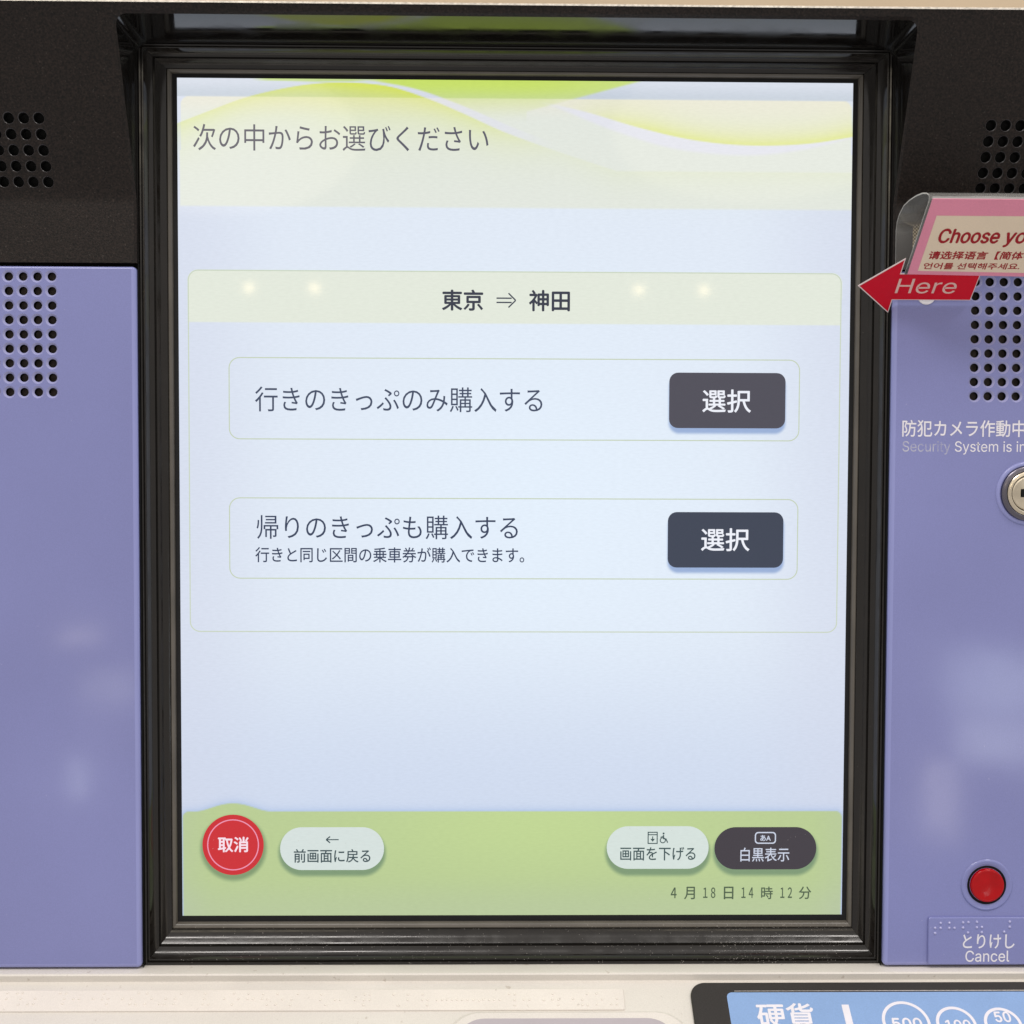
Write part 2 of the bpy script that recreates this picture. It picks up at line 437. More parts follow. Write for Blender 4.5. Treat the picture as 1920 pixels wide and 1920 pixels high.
for sgn in (-1, 1):            # speaker cloth behind the holes
    m = MB(); m.face([V(x, df(z) - 3.4, z) for x, z in ((sgn * 174, 119.5), (sgn * 226, 119.5), (sgn * 226, 152), (sgn * 174, 152))])
    m.out('speaker_backing', M['black'], fascia)

# glossy lining of the hood and the opening
m = MB()
lv = opening(0.0)
def back(z): return z - 1.1 * min(1.0, max(0.0, (z - 150) / 30.0))
ln_f = [V(x, df(z) - 0.9, z) for x, z in lv]; ln_b = [V(x, 9.4, back(z)) for x, z in lv]
m.strip(ln_f, ln_b)
m.out('hood_lining', M['gloss'], machine, smooth=40, label='glossy black underside and cheeks of the hood')
# side gap below, down to the shelf
for sgn in (-1, 1):
    m = MB()
    m.face((V(sgn * XO, 12, 93.4), V(sgn * XO, 0, 93.4), V(sgn * XO, 0, ZSH), V(sgn * XO, 12, ZSH)))
    m.out('gap_wall', M['black'], machine)

# ---------------- stepped bezel, four mitred rails
PROF = [(1.55, 0.2), (1.75, 1.6), (2.2, 2.5), (2.9, 2.8), (3.3, 2.3), (3.7, 1.8), (4.9, 2.3), (6.2, 3.4), (7.0, 4.9), (7.35, 5.3), (7.5, 5.2), (7.55, 4.3), (8.0, 4.3),
        (8.05, 6.0), (8.4, 6.3), (9.3, 6.8), (10.1, 7.9), (10.7, 9.3), (10.9, 10.0), (11.3, 10.1), (11.35, 9.2), (11.7, 9.2), (11.75, 11.0), (12.3, 11.2), (12.55, 11.0), (12.58, 6)]
PROF = [(a, d * 0.85) for a, d in PROF]
ZBK = 178.9                     # where the hood underside meets the bezel
WID = {'l': XO - SW, 'r': XO - SW, 't': ZBK - SH, 'b': -SH - ZSH}
bez = bpy.data.objects.new('bezel', None); bez.matrix_world = Matrix.Translation((0, 0, ZSH * MM)); bez.location = (0, 0, ZSH * MM)
link(bez, machine)
def ringpt(a, side_x, side_z):
    kx = WID[side_x] / 12.6; kz = WID[side_z] / 12.6
    return ((SW + a * kx) * (-1 if side_x == 'l' else 1), (SH + a * kz) * (1 if side_z == 't' else -1))
for side, c1, c2 in (('l', ('l', 'b'), ('l', 't')), ('r', ('r', 'b'), ('r', 't')), ('t', ('l', 't'), ('r', 't')), ('b', ('l', 'b'), ('r', 'b'))):
    A, B = [], []
    for a, d in PROF:
        p, q = ringpt(a, *c1), ringpt(a, *c2)
        g = 0.06                                    # hairline mitre gap
        if side in 'lr': p = (p[0], p[1] + g); q = (q[0], q[1] - g)
        else: p = (p[0] + g, p[1]); q = (q[0] - g, q[1])
        A.append(V(p[0], d, p[1])); B.append(V(q[0], d, q[1]))
    m = MB(); m.strip(A[4:], B[4:])
    m.out('bezel_rail', M['bezel'], bez, smooth=32)
    m = MB(); m.strip(A[:5], B[:5])
    m.out('bezel_lip', M['lip_sheen'], bez, smooth=50)
m = MB()
o = [(-SW - 2.0, -SH - 2.6), (SW + 2.0, -SH - 2.6), (SW + 2.0, SH + 1.9), (-SW - 2.0, SH + 1.9)]
i_ = [(-SW + .3, -SH + .3), (SW - .3, -SH + .3), (SW - .3, SH - .3), (-SW + .3, SH - .3)]
m.strip([V(x, 0.22, z) for x, z in o], [V(x, 0.22, z) for x, z in i_], True)
m.strip([V(x, 0.22, z) for x, z in i_], [V(x, -0.4, z) for x, z in i_], True)
m.out('screen_gasket', M['gasket'], bez)
m = MB(); m.face([V(x, -3, z) for x, z in ((-XO, ZSH), (XO, ZSH), (XO, ZTOP), (-XO, ZTOP))]); m.out('bezel_back', M['black'], bez)

# ---------------- the display: soft print (washes, button shades) and painted backlight falloff in a fine grid
GX, GZ = 560, 700
X, Z = np.meshgrid(np.linspace(-SW, SW, GX + 1), np.linspace(-SH, SH, GZ + 1))
def col(c): return np.array(c, float)
def mix(a, b, t): return a + (b - a) * t[..., None]
def sst(e0, e1, x):
    t = np.clip((x - e0) / (e1 - e0), 0, 1); return t * t * (3 - 2 * t)
def sdf(x0, z0, x1, z1, r):
    cx, cz, hx, hz = (x0 + x1) / 2, (z0 + z1) / 2, (x1 - x0) / 2 - r, (z1 - z0) / 2 - r
    qx, qz = np.abs(X - cx) - hx, np.abs(Z - cz) - hz
    return np.hypot(np.maximum(qx, 0), np.maximum(qz, 0)) + np.minimum(np.maximum(qx, qz), 0) - r
def inside(s, w=0.3): return 1 - sst(-w, w, s)
def spline(pts):
    xs = np.array([p[0] for p in pts]); zs = np.array([p[1] for p in pts])
    # smooth curve through the points (Catmull-Rom tangents)
    mt = np.gradient(zs, xs); k = np.clip(np.searchsorted(xs, X) - 1, 0, len(xs) - 2)
    h = xs[k + 1] - xs[k]; t = np.clip((X - xs[k]) / h, 0, 1)
    return ((2 * t**3 - 3 * t**2 + 1) * zs[k] + (t**3 - 2 * t**2 + t) * h * mt[k] + (-2 * t**3 + 3 * t**2) * zs[k + 1] + (t**3 - t**2) * h * mt[k + 1])
C_ = np.zeros(X.shape + (3,)); C_[:] = (223, 232, 245)
C_ = mix(C_, col((228, 240, 253)), np.exp(-((X - 15) / 95)**2 - ((Z + 5) / 90)**2))  # brighter centre: backlight falloff painted into the screen colours
C_ = mix(C_, col((204, 216, 238)), sst(-40, -125, Z) * 0.85)
C_ = mix(C_, col((208, 214, 233)), sst(85, 135, np.abs(X)) * 0.5)  # dimmer sides, part of the same painted falloff
# sky-grey strip at the very top, header wash
top = sst(161.0, 161.6, Z)
C_ = mix(C_, col((214, 221, 234)), top); C_ = mix(C_, col((192, 203, 216)), top * sst(168.7, 161.3, Z) * 0.8)
hd = inside(np.where(Z > 140, sdf(-133.3, 100, 134.2, 161.3, 3.4), sdf(-133.8, 118.0, 134.8, 200, 0.5)))
hd = np.minimum(hd, inside(118.1 - Z))
C_ = mix(C_, col((226, 231, 223)), hd); C_ = mix(C_, col((232, 230, 216)), hd * sst(152, 161, Z) * 0.8)
# sweeping leaf-green bands
zA = spline([(-135.2, 150.4), (-120.4, 156.2), (-109.8, 160.2), (-95, 164.1), (-82.3, 166.3), (-61.2, 166.9), (-50.6, 165.7), (-35.7, 161.2), (-20.9, 155.2), (-6, 148.6), (6.8, 143.9), (40, 133)])
zS = spline([(-135, 172), (-70, 169.5), (-56.9, 167.8), (-40, 164.7), (-23, 158.9), (-1.7, 150.1), (12, 145), (40, 137)])
dA = zA - Z
aA = inside(-dA) * np.where(Z > 161.3, 0.9, 0.55) * np.exp(-np.maximum(dA, 0) / (6.5 + 3.5 * np.exp(-((X + 60) / 30)**2)))
aA = aA * (0.55 + 0.45 * np.exp(-((X + 58) / 32)**2)) * (1 - sst(-20, 20, X) * 0.75)
C_ = mix(C_, col((214, 228, 62)), np.clip(aA, 0, 1))
bB = inside(zS - Z, 0.5) * np.where(X > 4, inside((159.3 + (X - 15.3) * 0.273 - Z), 0.6), 1.0) * sst(-66, -50, X)
C_ = mix(C_, col((198, 224, 92)), bB * sst(151, 168, Z) * np.where(Z > 161.3, 0.95, 0.55) * (1 - 0.2 * sst(0, 50, X)))
lft = inside(167.3 + np.abs(X + 80) * 0.02 - Z, 0.3) * sst(-106, -98, X) * (1 - sst(-66, -54, X)); C_ = mix(C_, col((190, 218, 110)), lft * 0.75)
C_ = mix(C_, col((224, 225, 240)), inside(np.abs((zA + zS) / 2 - Z) - np.abs(zS - zA) / 2, 0.4) * sst(-58, -40, X) * (1 - sst(-8, 18, X)) * 0.6)
zC = spline([(-5, 163), (11, 159.9), (25.9, 156.7), (49.4, 150.1), (68.7, 145.8), (85.8, 143.8), (102.9, 143.5), (120.1, 144.7), (135, 147.2)])
z2 = spline([(-5, 163), (11, 159.3), (38.8, 149), (60.2, 142.6), (77.3, 140.2), (96.6, 139.7), (120, 143.0), (135, 147)])
inC = inside(zC - Z, 0.4) * sst(8, 22, X)
C_ = mix(C_, col((233, 231, 212)), inC * hd * 0.5)
C_ = mix(C_, col((222, 231, 118)), inC * np.where(Z > 161.3, 0.0, 0.75) * np.exp(-np.maximum(Z - zC, 0) / 4.5) * sst(15, 60, X))
C_ = mix(C_, col((227, 228, 240)), inside(Z - zC, 0.4) * inside(z2 - Z, 0.9) * sst(5, 25, X) * 0.85)
# card heading band
C_ = mix(C_, col((227, 233, 220)), inside(np.where(Z > 82, sdf(-131, 60, 131.3, 92.8, 4), np.maximum(np.abs(X) - 131, 72 - Z)), 0.25))
def shade(s, c, a, w):
    global C_
    C_ = mix(C_, col(c), (1 - sst(-0.2, w, s)) * a)
for z0, z1 in ((30.5, 52.8), (-25.9, -3.4)):
    shade(sdf(62.6, z0 - 1.5, 108.4, z1 - 2, 3.6), (148, 172, 214), 0.95, 1.5)
# green bottom bar with the bulge round the cancel button
sb = sdf(-134.4, -190, 134.2, -125.6, 2.6); hb = np.hypot(X + 114.05, Z + 139.3) - 17.0
kk = 4.0; hh = np.clip(0.5 + 0.5 * (hb - sb) / kk, 0, 1)
sbar = hb + (sb - hb) * hh - kk * hh * (1 - hh)
C_ = mix(C_, col((168, 190, 228)), np.exp(-np.maximum(sbar, 0) / 1.3) * 0.75)
green = np.zeros_like(C_); green[:] = (184, 204, 146)
green = mix(green, col((192, 214, 146)), np.exp(-((X - 10) / 70)**2) * sst(-165, -130, Z))
green = mix(green, col((182, 198, 160)), sst(-150, -168, Z) * 0.6 + sst(120, 135, np.abs(X)) * 0.4)
C_ = C_ + (green - C_) * inside(sbar, 0.25)[..., None]
for x0, x1 in ((-95, -52.8), (38.1, 79.7), (82.2, 123.9)):
    shade(sdf(x0 + .3, -151.3, x1 - .3, -134, 8.5), (112, 142, 108), 0.85, 2.0)
shade(np.hypot(X + 113.9, Z + 140.7) - 12.3, (112, 140, 100), 0.8, 2.2)
srgb = np.clip(C_, 0, 255) / 255.0
linr = np.where(srgb <= 0.04045, srgb / 12.92, ((srgb + 0.055) / 1.055) ** 2.4)
me = bpy.data.meshes.new('display')
nv = X.size; co = np.stack([X.ravel() * MM, np.zeros(nv), Z.ravel() * MM], 1).astype(np.float32)
ii = np.arange(GX * GZ); r_, c_ = ii // GX, ii % GX; b0 = r_ * (GX + 1) + c_
quads = np.stack([b0, b0 + 1, b0 + GX + 2, b0 + GX + 1], 1).astype(np.int32)
me.vertices.add(nv); me.vertices.foreach_set('co', co.ravel())
me.loops.add(quads.size); me.loops.foreach_set('vertex_index', quads.ravel())
me.polygons.add(len(quads)); me.polygons.foreach_set('loop_start', np.arange(0, quads.size, 4, dtype=np.int32))
me.update(calc_edges=True)
at = me.color_attributes.new('screen_print_falloff', 'FLOAT_COLOR', 'POINT')
at.data.foreach_set('color', np.concatenate([linr.reshape(-1, 3), np.ones((nv, 1))], 1).astype(np.float32).ravel())
me.materials.append(glow('display_glow', attr='screen_print_falloff'))
display = bpy.data.objects.new('display', me); link(display, machine)
display['label'] = 'lit portrait touch screen showing Japanese ticket choices'

S0 = on_plane(0.0); H1, H2, H3 = 0.04, 0.08, 0.12
G = {}
def g(rgb):
    if rgb not in G: G[rgb] = glow('display_ink', rgb)
    return G[rgb]
LINE = (196, 209, 180)
def outline(x0, z0, x1, z1, r, w, c, name='box_outline'):
    return band(name, rrect(x0, z0, x1, z1, r, 8), rrect(x0 + w, z0 + w, x1 - w, z1 - w, r - w, 8), S0, g(c), display, H1)
outline(-131.0, -52.4, 131.2, 92.9, 4.2, 0.44, (202, 214, 192), 'card_outline')
outline(-114.9, 25.3, 114.8, 58.2, 4.4, 0.40, LINE); outline(-115.0, -30.8, 114.8, 2.0, 4.4, 0.40, LINE)
sheet('select_button', rrect(62, 30.5, 109, 52.8, 3.6), S0, g((68, 67, 80)), display, H1)  # paler than the lower button: reflection haze on the glass put into its colour
sheet('select_button', rrect(61.9, -25.9, 108.8, -3.4, 3.6), S0, g((46, 56, 76)), display, H1)
sheet('cancel_disc', circ(-114.05, -139.3, 12.4, 64), S0, g((205, 24, 36)), display, H1)
band('cancel_ring', circ(-114.05, -139.3, 10.5, 64), circ(-114.05, -139.3, 10.05, 64), S0, g((240, 150, 180)), display, H2)
sheet('back_pill', rrect(-95, -149.7, -52.8, -132.1, 8.75, 12), S0, g((214, 225, 222)), display, H1)
sheet('lower_screen_pill', rrect(38.0, -149.4, 79.7, -131.8, 8.75, 12), S0, g((214, 226, 221)), display, H1)
sheet('contrast_pill', rrect(82.1, -149.7, 123.9, -132.2, 8.7, 12), S0, g((54, 48, 57)), display, H1)
INK = (52, 66, 94); DK = (44, 56, 80)
T = lambda b, box, c, bold=0.0, h=H1: text(b, box, S0, g(c), display, h, bold)
T('次の中からお選びください', (-128.5, 140.0, -11.1, 150.4), (82, 82, 98))
T('東京', (-29.4, 77.3, -13.2, 85.4), (34, 42, 62), 0.022)
T('神田', (5.5, 77.2, 21.6, 85.4), (34, 42, 62), 0.022)
T('行きのきっぷのみ購入する', (-104.4, 36.5, 10.9, 46.5), INK)
T('帰りのきっぷも購入する', (-104.0, -14.7, 1.2, -5.1), (36, 54, 86))
T('行きと同じ区間の乗車券が購入できます。', (-104.5, -24.1, 3.8, -18.0), (30, 50, 84), 0.008)
T('選択', (75.5, 36.9, 95.0, 46.0), (240, 243, 252), 0.012, H2)
T('選択', (75.5, -19.1, 95.0, -10.0), (240, 243, 252), 0.012, H2)
T('取消', (-120.1, -142.2, -107.9, -136.1), (250, 226, 238), 0.022, H2)
T('前画面に戻る', (-89.4, -146.6, -58.4, -141.1), (44, 70, 76), 0.012, H2)
T('画面を下げる', (43.6, -145.9, 74.3, -140.4), (48, 76, 78), 0.010, H2)
T('白黒表示', (92.8, -146.4, 112.8, -140.7), (206, 214, 232), 0.006, H2)
for b_, x0, x1 in (('４', 64.4, 66.7), ('月', 69.9, 74.2), ('１８', 77.7, 82.6), ('日', 86.2, 90.0), ('１４', 93.4, 98.2), ('時', 101.5, 106.2), ('１２', 109.4, 114.1), ('分', 117.0, 122.0)):
    T(b_, (x0, -161.5 if b_[0] in '１４' else -162.0, x1, -157.2 if b_[0] in '１４' else -156.9), (72, 92, 66), 0.014)
# back arrow, drawn as shaft and two barbs
def bar(m, p, q, w, f=S0, h=H2):
    dx, dz = q[0] - p[0], q[1] - p[1]; l = math.hypot(dx, dz); nx, nz = -dz / l * w / 2, dx / l * w / 2
    m.face((f(p[0] + nx, p[1] + nz, h), f(q[0] + nx, q[1] + nz, h), f(q[0] - nx, q[1] - nz, h), f(p[0] - nx, p[1] - nz, h)))
m = MB(); bar(m, (-76.2, -137.2), (-71.2, -137.2), 0.42); bar(m, (-76.3, -137.2), (-74.7, -135.9), 0.5, h=H2 + .02); bar(m, (-76.3, -137.2), (-74.7, -138.5), 0.5, h=H2 + .02)
m.out('back_arrow_icon', g((44, 70, 76)), display, weld=False)
m = MB()
for p, q, dh in (((-7.7, 82.2), (-1.6, 82.2), 0), ((-7.7, 80.5), (-1.6, 80.5), 0), ((0.0, 81.35), (-2.9, 84.2), .01), ((0.0, 81.35), (-2.9, 78.5), .02)): bar(m, p, q, 0.55, h=H1 + dh)
m.out('double_arrow_icon', g((40, 50, 70)), display, weld=False)
m = MB(); ic = (48, 76, 78)
for p, q in (((54.7, -134.3), (58.8, -134.3)), ((54.9, -138.9), (54.9, -134.3)), ((58.6, -138.9), (58.6, -134.3)), ((54.7, -138.9), (58.8, -138.9)), ((54.8, -135.3), (58.8, -135.3)), ((56.75, -136.0), (56.75, -137.6))): bar(m, p, q, 0.42)
m.face([S0(x, z, H2 + .02) for x, z in ((55.8, -137.0), (57.7, -137.0), (56.75, -138.2))])
m.out('machine_icon', g(ic), display, weld=False)
m = MB()
m.strip([S0(*p, H2) for p in circ(60.9, -137.6, 1.25, 20)], [S0(*p, H2) for p in circ(60.9, -137.6, 0.85, 20)], True)
bar(m, (61.2, -135.4), (61.2, -137.0), 0.5, h=H2 + .02); bar(m, (61.0, -136.9), (62.4, -137.1), 0.45, h=H2 + .03); bar(m, (62.2, -137.0), (62.9, -138.6), 0.45, h=H2 + .02); bar(m, (59.9, -136.4), (61.2, -135.9), 0.35, h=H2 + .03)
m.face([S0(*p, H2 + .02) for p in circ(61.2, -134.8, 0.42, 12)])
m.out('wheelchair_icon', g(ic), display, weld=False)
band('language_icon_frame', rrect(98.6, -139.1, 107.3, -134.2, 1.4, 6), rrect(99.1, -138.6, 106.8, -134.7, 1.0, 6), S0, g((206, 214, 232)), display, H2)
T('あA', (100.9, -137.9, 105.1, -135.5), (206, 214, 232), 0.02, H2)

# ---------------- lilac side panels
def side_panel(sgn):
    m = MB(); D = 14.0
    def f(u, v, h): return V(sgn * u, D + h, v)
    u0, u1, z0, z1 = XO + 0.35, XE, -184.6, 92.0
    us = [180.6 + 5.56 * k for k in range(7)]; vv = [43.2 + 5.6 * k for k in range(9)]
    bv = 1.7
    perf(m, f, u0 + bv, u1, z0 + bv, z1 - 0.9, us, vv, 1.66, 2.42, 0.85, 3.0, mi_rim=1, mi_wall=2)
    p = m.out('side_panel', None, machine, mats=[M['lilac'], M['rim'], M['black']], weld=False,
              label='lilac side panel with speaker holes' + (', lettering, lock and cancel button' if sgn > 0 else ' and no lettering'))
    e = MB(); r = 1.6
    def path(o):      # inner edge outline: top far end -> inner top corner -> inner bottom corner -> bottom far end
        q = [(u1, z1 - o * 0.9 / bv)]
        rr = max(r - o, 0.15)
        for k in range(7):
            a = math.radians(90 + 90 * k / 6); q.append((u0 + o + rr + rr * math.cos(a), z1 - o * 0.9 / bv - rr + rr * math.sin(a)))
        for k in range(7):
            a = math.radians(180 + 90 * k / 6); q.append((u0 + o + rr + rr * math.cos(a), z0 + o + rr + rr * math.sin(a)))
        q.append((u1, z0 + o)); return q
    steps = [(bv, 0.0), (0.9, -0.12), (0.35, -0.45), (0.08, -0.9), (0.0, -1.3), (0.0, -5.5)]
    rows = [[f(u, v, h) for u, v in path(o)] for o, h in steps]
    for a, b in zip(rows, rows[1:]): e.strip(a, b)
    e.out('panel_edge', M['lilac_edge'], p, smooth=40)
    k = MB(); k.face([f(u, v, -3.2) for u, v in ((176, 39), (218, 39), (218, 91), (176, 91))])
    k.out('speaker_backing', M['backing'], p)
    k = MB(); k.face([f(u, v, -5.4) for u, v in ((u0 - .2, z0 - .5), (u1, z0 - .5), (u1, 93.4), (u0 - .2, 93.4))])
    k.out('panel_back', M['black'], p)
    return p
panel_l = side_panel(-1); panel_r = side_panel(1)

F14 = on_plane(14.0)
text('防犯カメラ作動中', (152.3, 27.2, 201.0, 33.7), F14, M['white'], panel_r, 0.05, 0.010)
text('Security', (152.4, 20.2, 171.4, 25.5), F14, M['worn'], panel_r, 0.05, label='worn, half rubbed-off word Security')
text('System is in', (173.2, 20.2, 201.2, 25.5), F14, M['white'], panel_r, 0.05)

def lathe(m, cx, cz, prof, f, n=48, mi=0, cap=True):
    rows = [[f(cx + r * math.cos(2 * math.pi * k / n), cz + r * math.sin(2 * math.pi * k / n), h) for k in range(n)] for r, h in prof]
    for a, b in zip(rows, rows[1:]): m.strip(a, b, True, mi)
    if cap: m.face(rows[-1], mi)

# key lock
LX, LZ = 202.3, 5.0
lock = bpy.data.objects.new('key_lock', None); lock.location = V(LX, 14, LZ); lock.matrix_world = Matrix.Translation(V(LX, 14, LZ)); link(lock, machine)
lock['label'] = 'round nickel key lock with a dark keyway'
m = MB(); lathe(m, LX, LZ, [(12.6, 0.05), (12.3, 0.5), (11.3, 0.75), (10.8, 0.5), (10.6, 0.1)], F14, cap=False); m.out('lock_seat', M['lilac_edge'], lock, smooth=50)
m = MB(); lathe(m, LX, LZ, [(10.9, 0.0), (10.7, 1.6), (10.2, 2.0), (8.9, 2.1), (8.8, 1.4)], F14, cap=False); m.out('lock_collar', M['chrome_dark'], lock, smooth=40)
m = MB(); lathe(m, LX, LZ, [(8.75, 0.9), (8.7, 2.4), (8.2, 2.8), (7.3, 2.8), (7.1, 2.2), (6.95, 1.2)], F14, cap=False); m.out('lock_ring', M['chrome'], lock, smooth=40)
m = MB(); lathe(m, LX, LZ, [(6.9, 1.0), (6.8, 2.1), (6.3, 2.35), (0.4, 1.7)], F14); m.out('lock_core', M['chrome'], lock, smooth=30)
m = MB()
for x0, x1, z0, z1 in ((-3.2, 3.2, -1.5, 1.7),): m.face([F14(LX + x, LZ + z, 2.42) for x, z in ((x0, z0), (x1, z0), (x1, z1), (x0, z1))])
m.face([F14(LX + x, LZ + z, 2.45) for x, z in ((-1.2, -4.0), (1.2, -4.0), (1.2, 4.0), (-1.2, 4.0))])
m.out('keyway', M['black'], lock, weld=False)

# red cancel push button
BX, BZ = 189.0, -151.7
btn = bpy.data.objects.new('push_button', None); btn.location = V(BX, 14, BZ); btn.matrix_world = Matrix.Translation(V(BX, 14, BZ)); link(btn, machine)
btn['label'] = 'round red push button in a pale collar'
m = MB(); lathe(m, BX, BZ, [(10.4, 0.04), (10.1, 0.45), (9.6, 0.55), (8.6, 0.15), (8.2, 0.1), (7.75, -0.3)], F14, cap=False, n=64); m.out('button_collar', M['lilac'], btn, smooth=60)
m = MB(); lathe(m, BX, BZ, [(7.85, 0.14), (7.6, 0.32), (7.0, 0.2), (6.7, -0.4)], F14, cap=False, n=64); m.out('button_gap', M['black'], btn, smooth=60)
m = MB(); lathe(m, BX, BZ, [(6.75, -0.3), (6.7, 0.9), (6.55, 1.3), (6.2, 1.5), (5.8, 1.45), (4.5, 1.2), (2.5, 1.05), (0.5, 1.0)], F14, n=64); m.out('button_cap', M['red'], btn, smooth=60)

# lilac braille plate under it
F15 = on_plane(14.0)
plate = sheet('cancel_plate', rrect(165.6, -183.6, 231, -164.6, 0.8, 4), F15, M['lilac'], machine, 0.0, 1.1, 0.25, label='raised lilac plate with braille and white lettering', smooth=30)
text('とりけし', (179.5, -177.1, 200.2, -171.4), F15, M['white'], plate, 1.14, 0.012)
text('Cancel', (180.6, -182.5, 198.2, -178.0), F15, M['white'], plate, 1.14, 0.006)
def dots(pts, f, h, r, mat, parent, name='braille_dots'):
    m = MB()
    for x, v in pts:
        rows = []
        for rr, hh in ((1.0, 0.0), (0.86, 0.42), (0.5, 0.78)):
            rows.append([f(x + r * rr * math.cos(2 * math.pi * k / 10), v + r * rr * math.sin(2 * math.pi * k / 10), h + r * hh) for k in range(10)])
        m.strip(rows[0], rows[1], True); m.strip(rows[1], rows[2], True); m.face(rows[2])
    o = m.out(name, mat, parent, smooth=70); o['kind'] = 'stuff'; return o
bp = [(93, 139.5), (103.5, 130), (103.5, 139.5), (93, 149.5), (120, 129.5), (120, 139.5), (130, 139.5), (146.5, 129), (156.5, 128.5), (146.5, 139), (156, 148.5), (173, 128), (173, 138.5), (182.5, 138), (182.5, 148), (225.5, 147), (236, 127.5), (236, 137.5)]
dots([(165.6 + (x - 80.5) * 0.2095, -164.6 - (z - 119.5) * 0.2095) for x, z in bp], F15, 1.1, 0.58, M['lilac_dot'], plate)

# ---------------- beige shelf and sloping deck
m = MB()
prof = [(-8, -185.9), (9, -185.35), (16.6, -185.35), (17.6, -185.6), (18.0, -186.2), (17.3, -188.8), (17.5, -189.2), (19.0, -189.47)]
prof += [(19 + s * DD, -189.45 - s * DZ) for s in (40, 150)] + [(19 + 152 * DD, -300)]
rows = [[V(x, d, z) for x in (-XE, 0, XE)] for d, z in prof]
for a, b in zip(rows, rows[1:]): m.strip(a, b)
for sgn in (-1, 1): m.face([V(sgn * XE, d, z) for d, z in prof] + [V(sgn * XE, -8, -300)])
deck = m.out('lower_deck', M['beige'], machine, smooth=28, label='beige moulded ledge and sloping lower deck')
br = sheet('braille_plate', rrect(-225, -11.9, 43.0, -2.6, 0.7, 4), on_deck_up, M['plate'], machine, 0.0, 0.55, 0.15, label='long pale braille plate on the beige deck', smooth=30)
DOTS = [(-197.6, 3.8), (-193.9, 3.9), (-191.8, 3.8), (-197.4, 6.3), (-191.9, 6.3), (-186.3, 6.3), (-192.1, 8.9), (-188.6, 8.7), (-186.3, 8.7), (-177.1, 3.9), (-175.0, 4.0), (-175.1, 6.4), (-171.5, 6.5), (-169.3, 6.5), (-175.2, 8.5), (-163.9, 6.4), (-160.2, 4.2), (-160.3, 6.5), (-158.1, 6.4), (-158.2, 8.8), (-152.5, 6.6), (-149.0, 6.5), (-146.7, 4.1), (-149.1, 8.9), (-147.0, 8.9), (-143.4, 8.9), (-143.4, 4.2), (-141.2, 6.5), (-137.8, 8.9), (-135.7, 8.9), (-135.6, 6.6), (-132.1, 6.5), (-132.2, 8.9), (-130.0, 4.3), (-120.7, 4.3), (-120.8, 6.7), (-120.9, 9.1), (-118.8, 9.1), (-113.0, 6.7), (-109.6, 9.3), (-109.4, 4.3), (-107.4, 6.7), (-103.8, 4.5), (-103.9, 6.8), (-101.7, 6.8), (-98.1, 4.6), (-98.2, 6.8), (-96.2, 7.0), (-96.1, 9.4), (-92.7, 9.3), (-92.5, 4.6), (-90.4, 7.0), (-86.8, 7.0), (-87.0, 9.5), (-84.6, 4.6), (-75.4, 4.9), (-75.6, 7.3), (-73.4, 9.5), (-69.9, 7.4), (-67.9, 7.4), (-62.1, 7.4), (-58.5, 5.0), (-56.4, 5.0), (-58.6, 7.4), (-56.4, 7.4), (-58.6, 9.7), (-47.2, 5.0), (-45.3, 9.8), (-41.6, 5.0), (-41.6, 7.5), (-35.9, 5.0), (-35.8, 7.5), (-33.8, 7.5), (-33.9, 9.8), (-30.2, 7.6), (-28.2, 7.4), (-26.3, 7.4), (-24.3, 7.4), (-22.4, 7.4), (-20.4, 7.5), (-18.3, 7.5), (-16.0, 7.5), (-13.7, 7.8), (-12.1, 7.3), (-9.8, 7.5), (-7.9, 7.5), (-5.7, 7.5), (-1.9, 4.9), (0.2, 5.1), (0.1, 7.7), (0.2, 9.9), (3.7, 7.5), (5.9, 7.5), (11.5, 7.7), (15.1, 4.9), (14.9, 7.4), (17.2, 7.6), (17.1, 9.8), (22.9, 7.2), (26.5, 7.6), (26.5, 9.8), (28.5, 10.0), (28.6, 5.0), (32.2, 4.8), (32.1, 9.6), (34.2, 7.4), (37.7, 9.6), (40.1, 7.2), (39.9, 9.6)]
dots([(x, -s) for x, s in DOTS], on_deck_up, 0.54, 0.50, M['dot'], br)
# tray with a rolled rim
t_o, t_i = rrect(-26.5, -75, 69 - 1.2, -12.4, 13, 10), rrect(-22.5, -71, 62, -15.4, 11, 10)
t_m = rrect(-25.3, -74, 66.6, -13.4, 12.4, 10)
m = MB(); m.strip([on_deck_up(*p, 0.02) for p in t_o], [on_deck_up(*p, 0.9) for p in t_m], True); m.strip([on_deck_up(*p, 0.9) for p in t_m], [on_deck_up(*p, 0.25) for p in t_i], True)
tr = m.out('tray_rim', M['beige'], machine, smooth=40, label='beige rolled rim of a shallow tray on the deck')
sheet('tray_floor', t_i, on_deck_up, M['tray'], tr, 0.25)

# coin panel
cp = sheet('coin_panel', rrect(69.2, -62, 262, -0.35, 6.0, 8), on_deck_up, M['coinblack'], machine, -0.4, 1.7, 0.35, label='black coin panel with a light blue printed label', smooth=30)
sheet('blue_label', rrect(83.2, -58, 250, -5.0, 2.2, 6), on_deck_up, M['blue'], cp, 1.36)
m = MB(); m.face([on_deck_up(u, v, 1.40) for u, v in ((86.5, -4.55), (250, -4.55), (250, -4.3), (86.5, -4.3))]); m.out('label_chrome_rib', M['trim'], cp)  # thin chrome line along the top edge of the label
LB = 1.42
text('硬貨', (93.8, -20.5, 115.7, -10.1), on_deck_up, M['white'], cp, LB, 0.018)
m = MB(); m.face([on_deck_up(u, v, LB) for u, v in ((127.4, -10.6), (127.4, -26), (130.2, -26), (130.2, -10.6))]); m.out('divider_stroke', M['white'], cp)
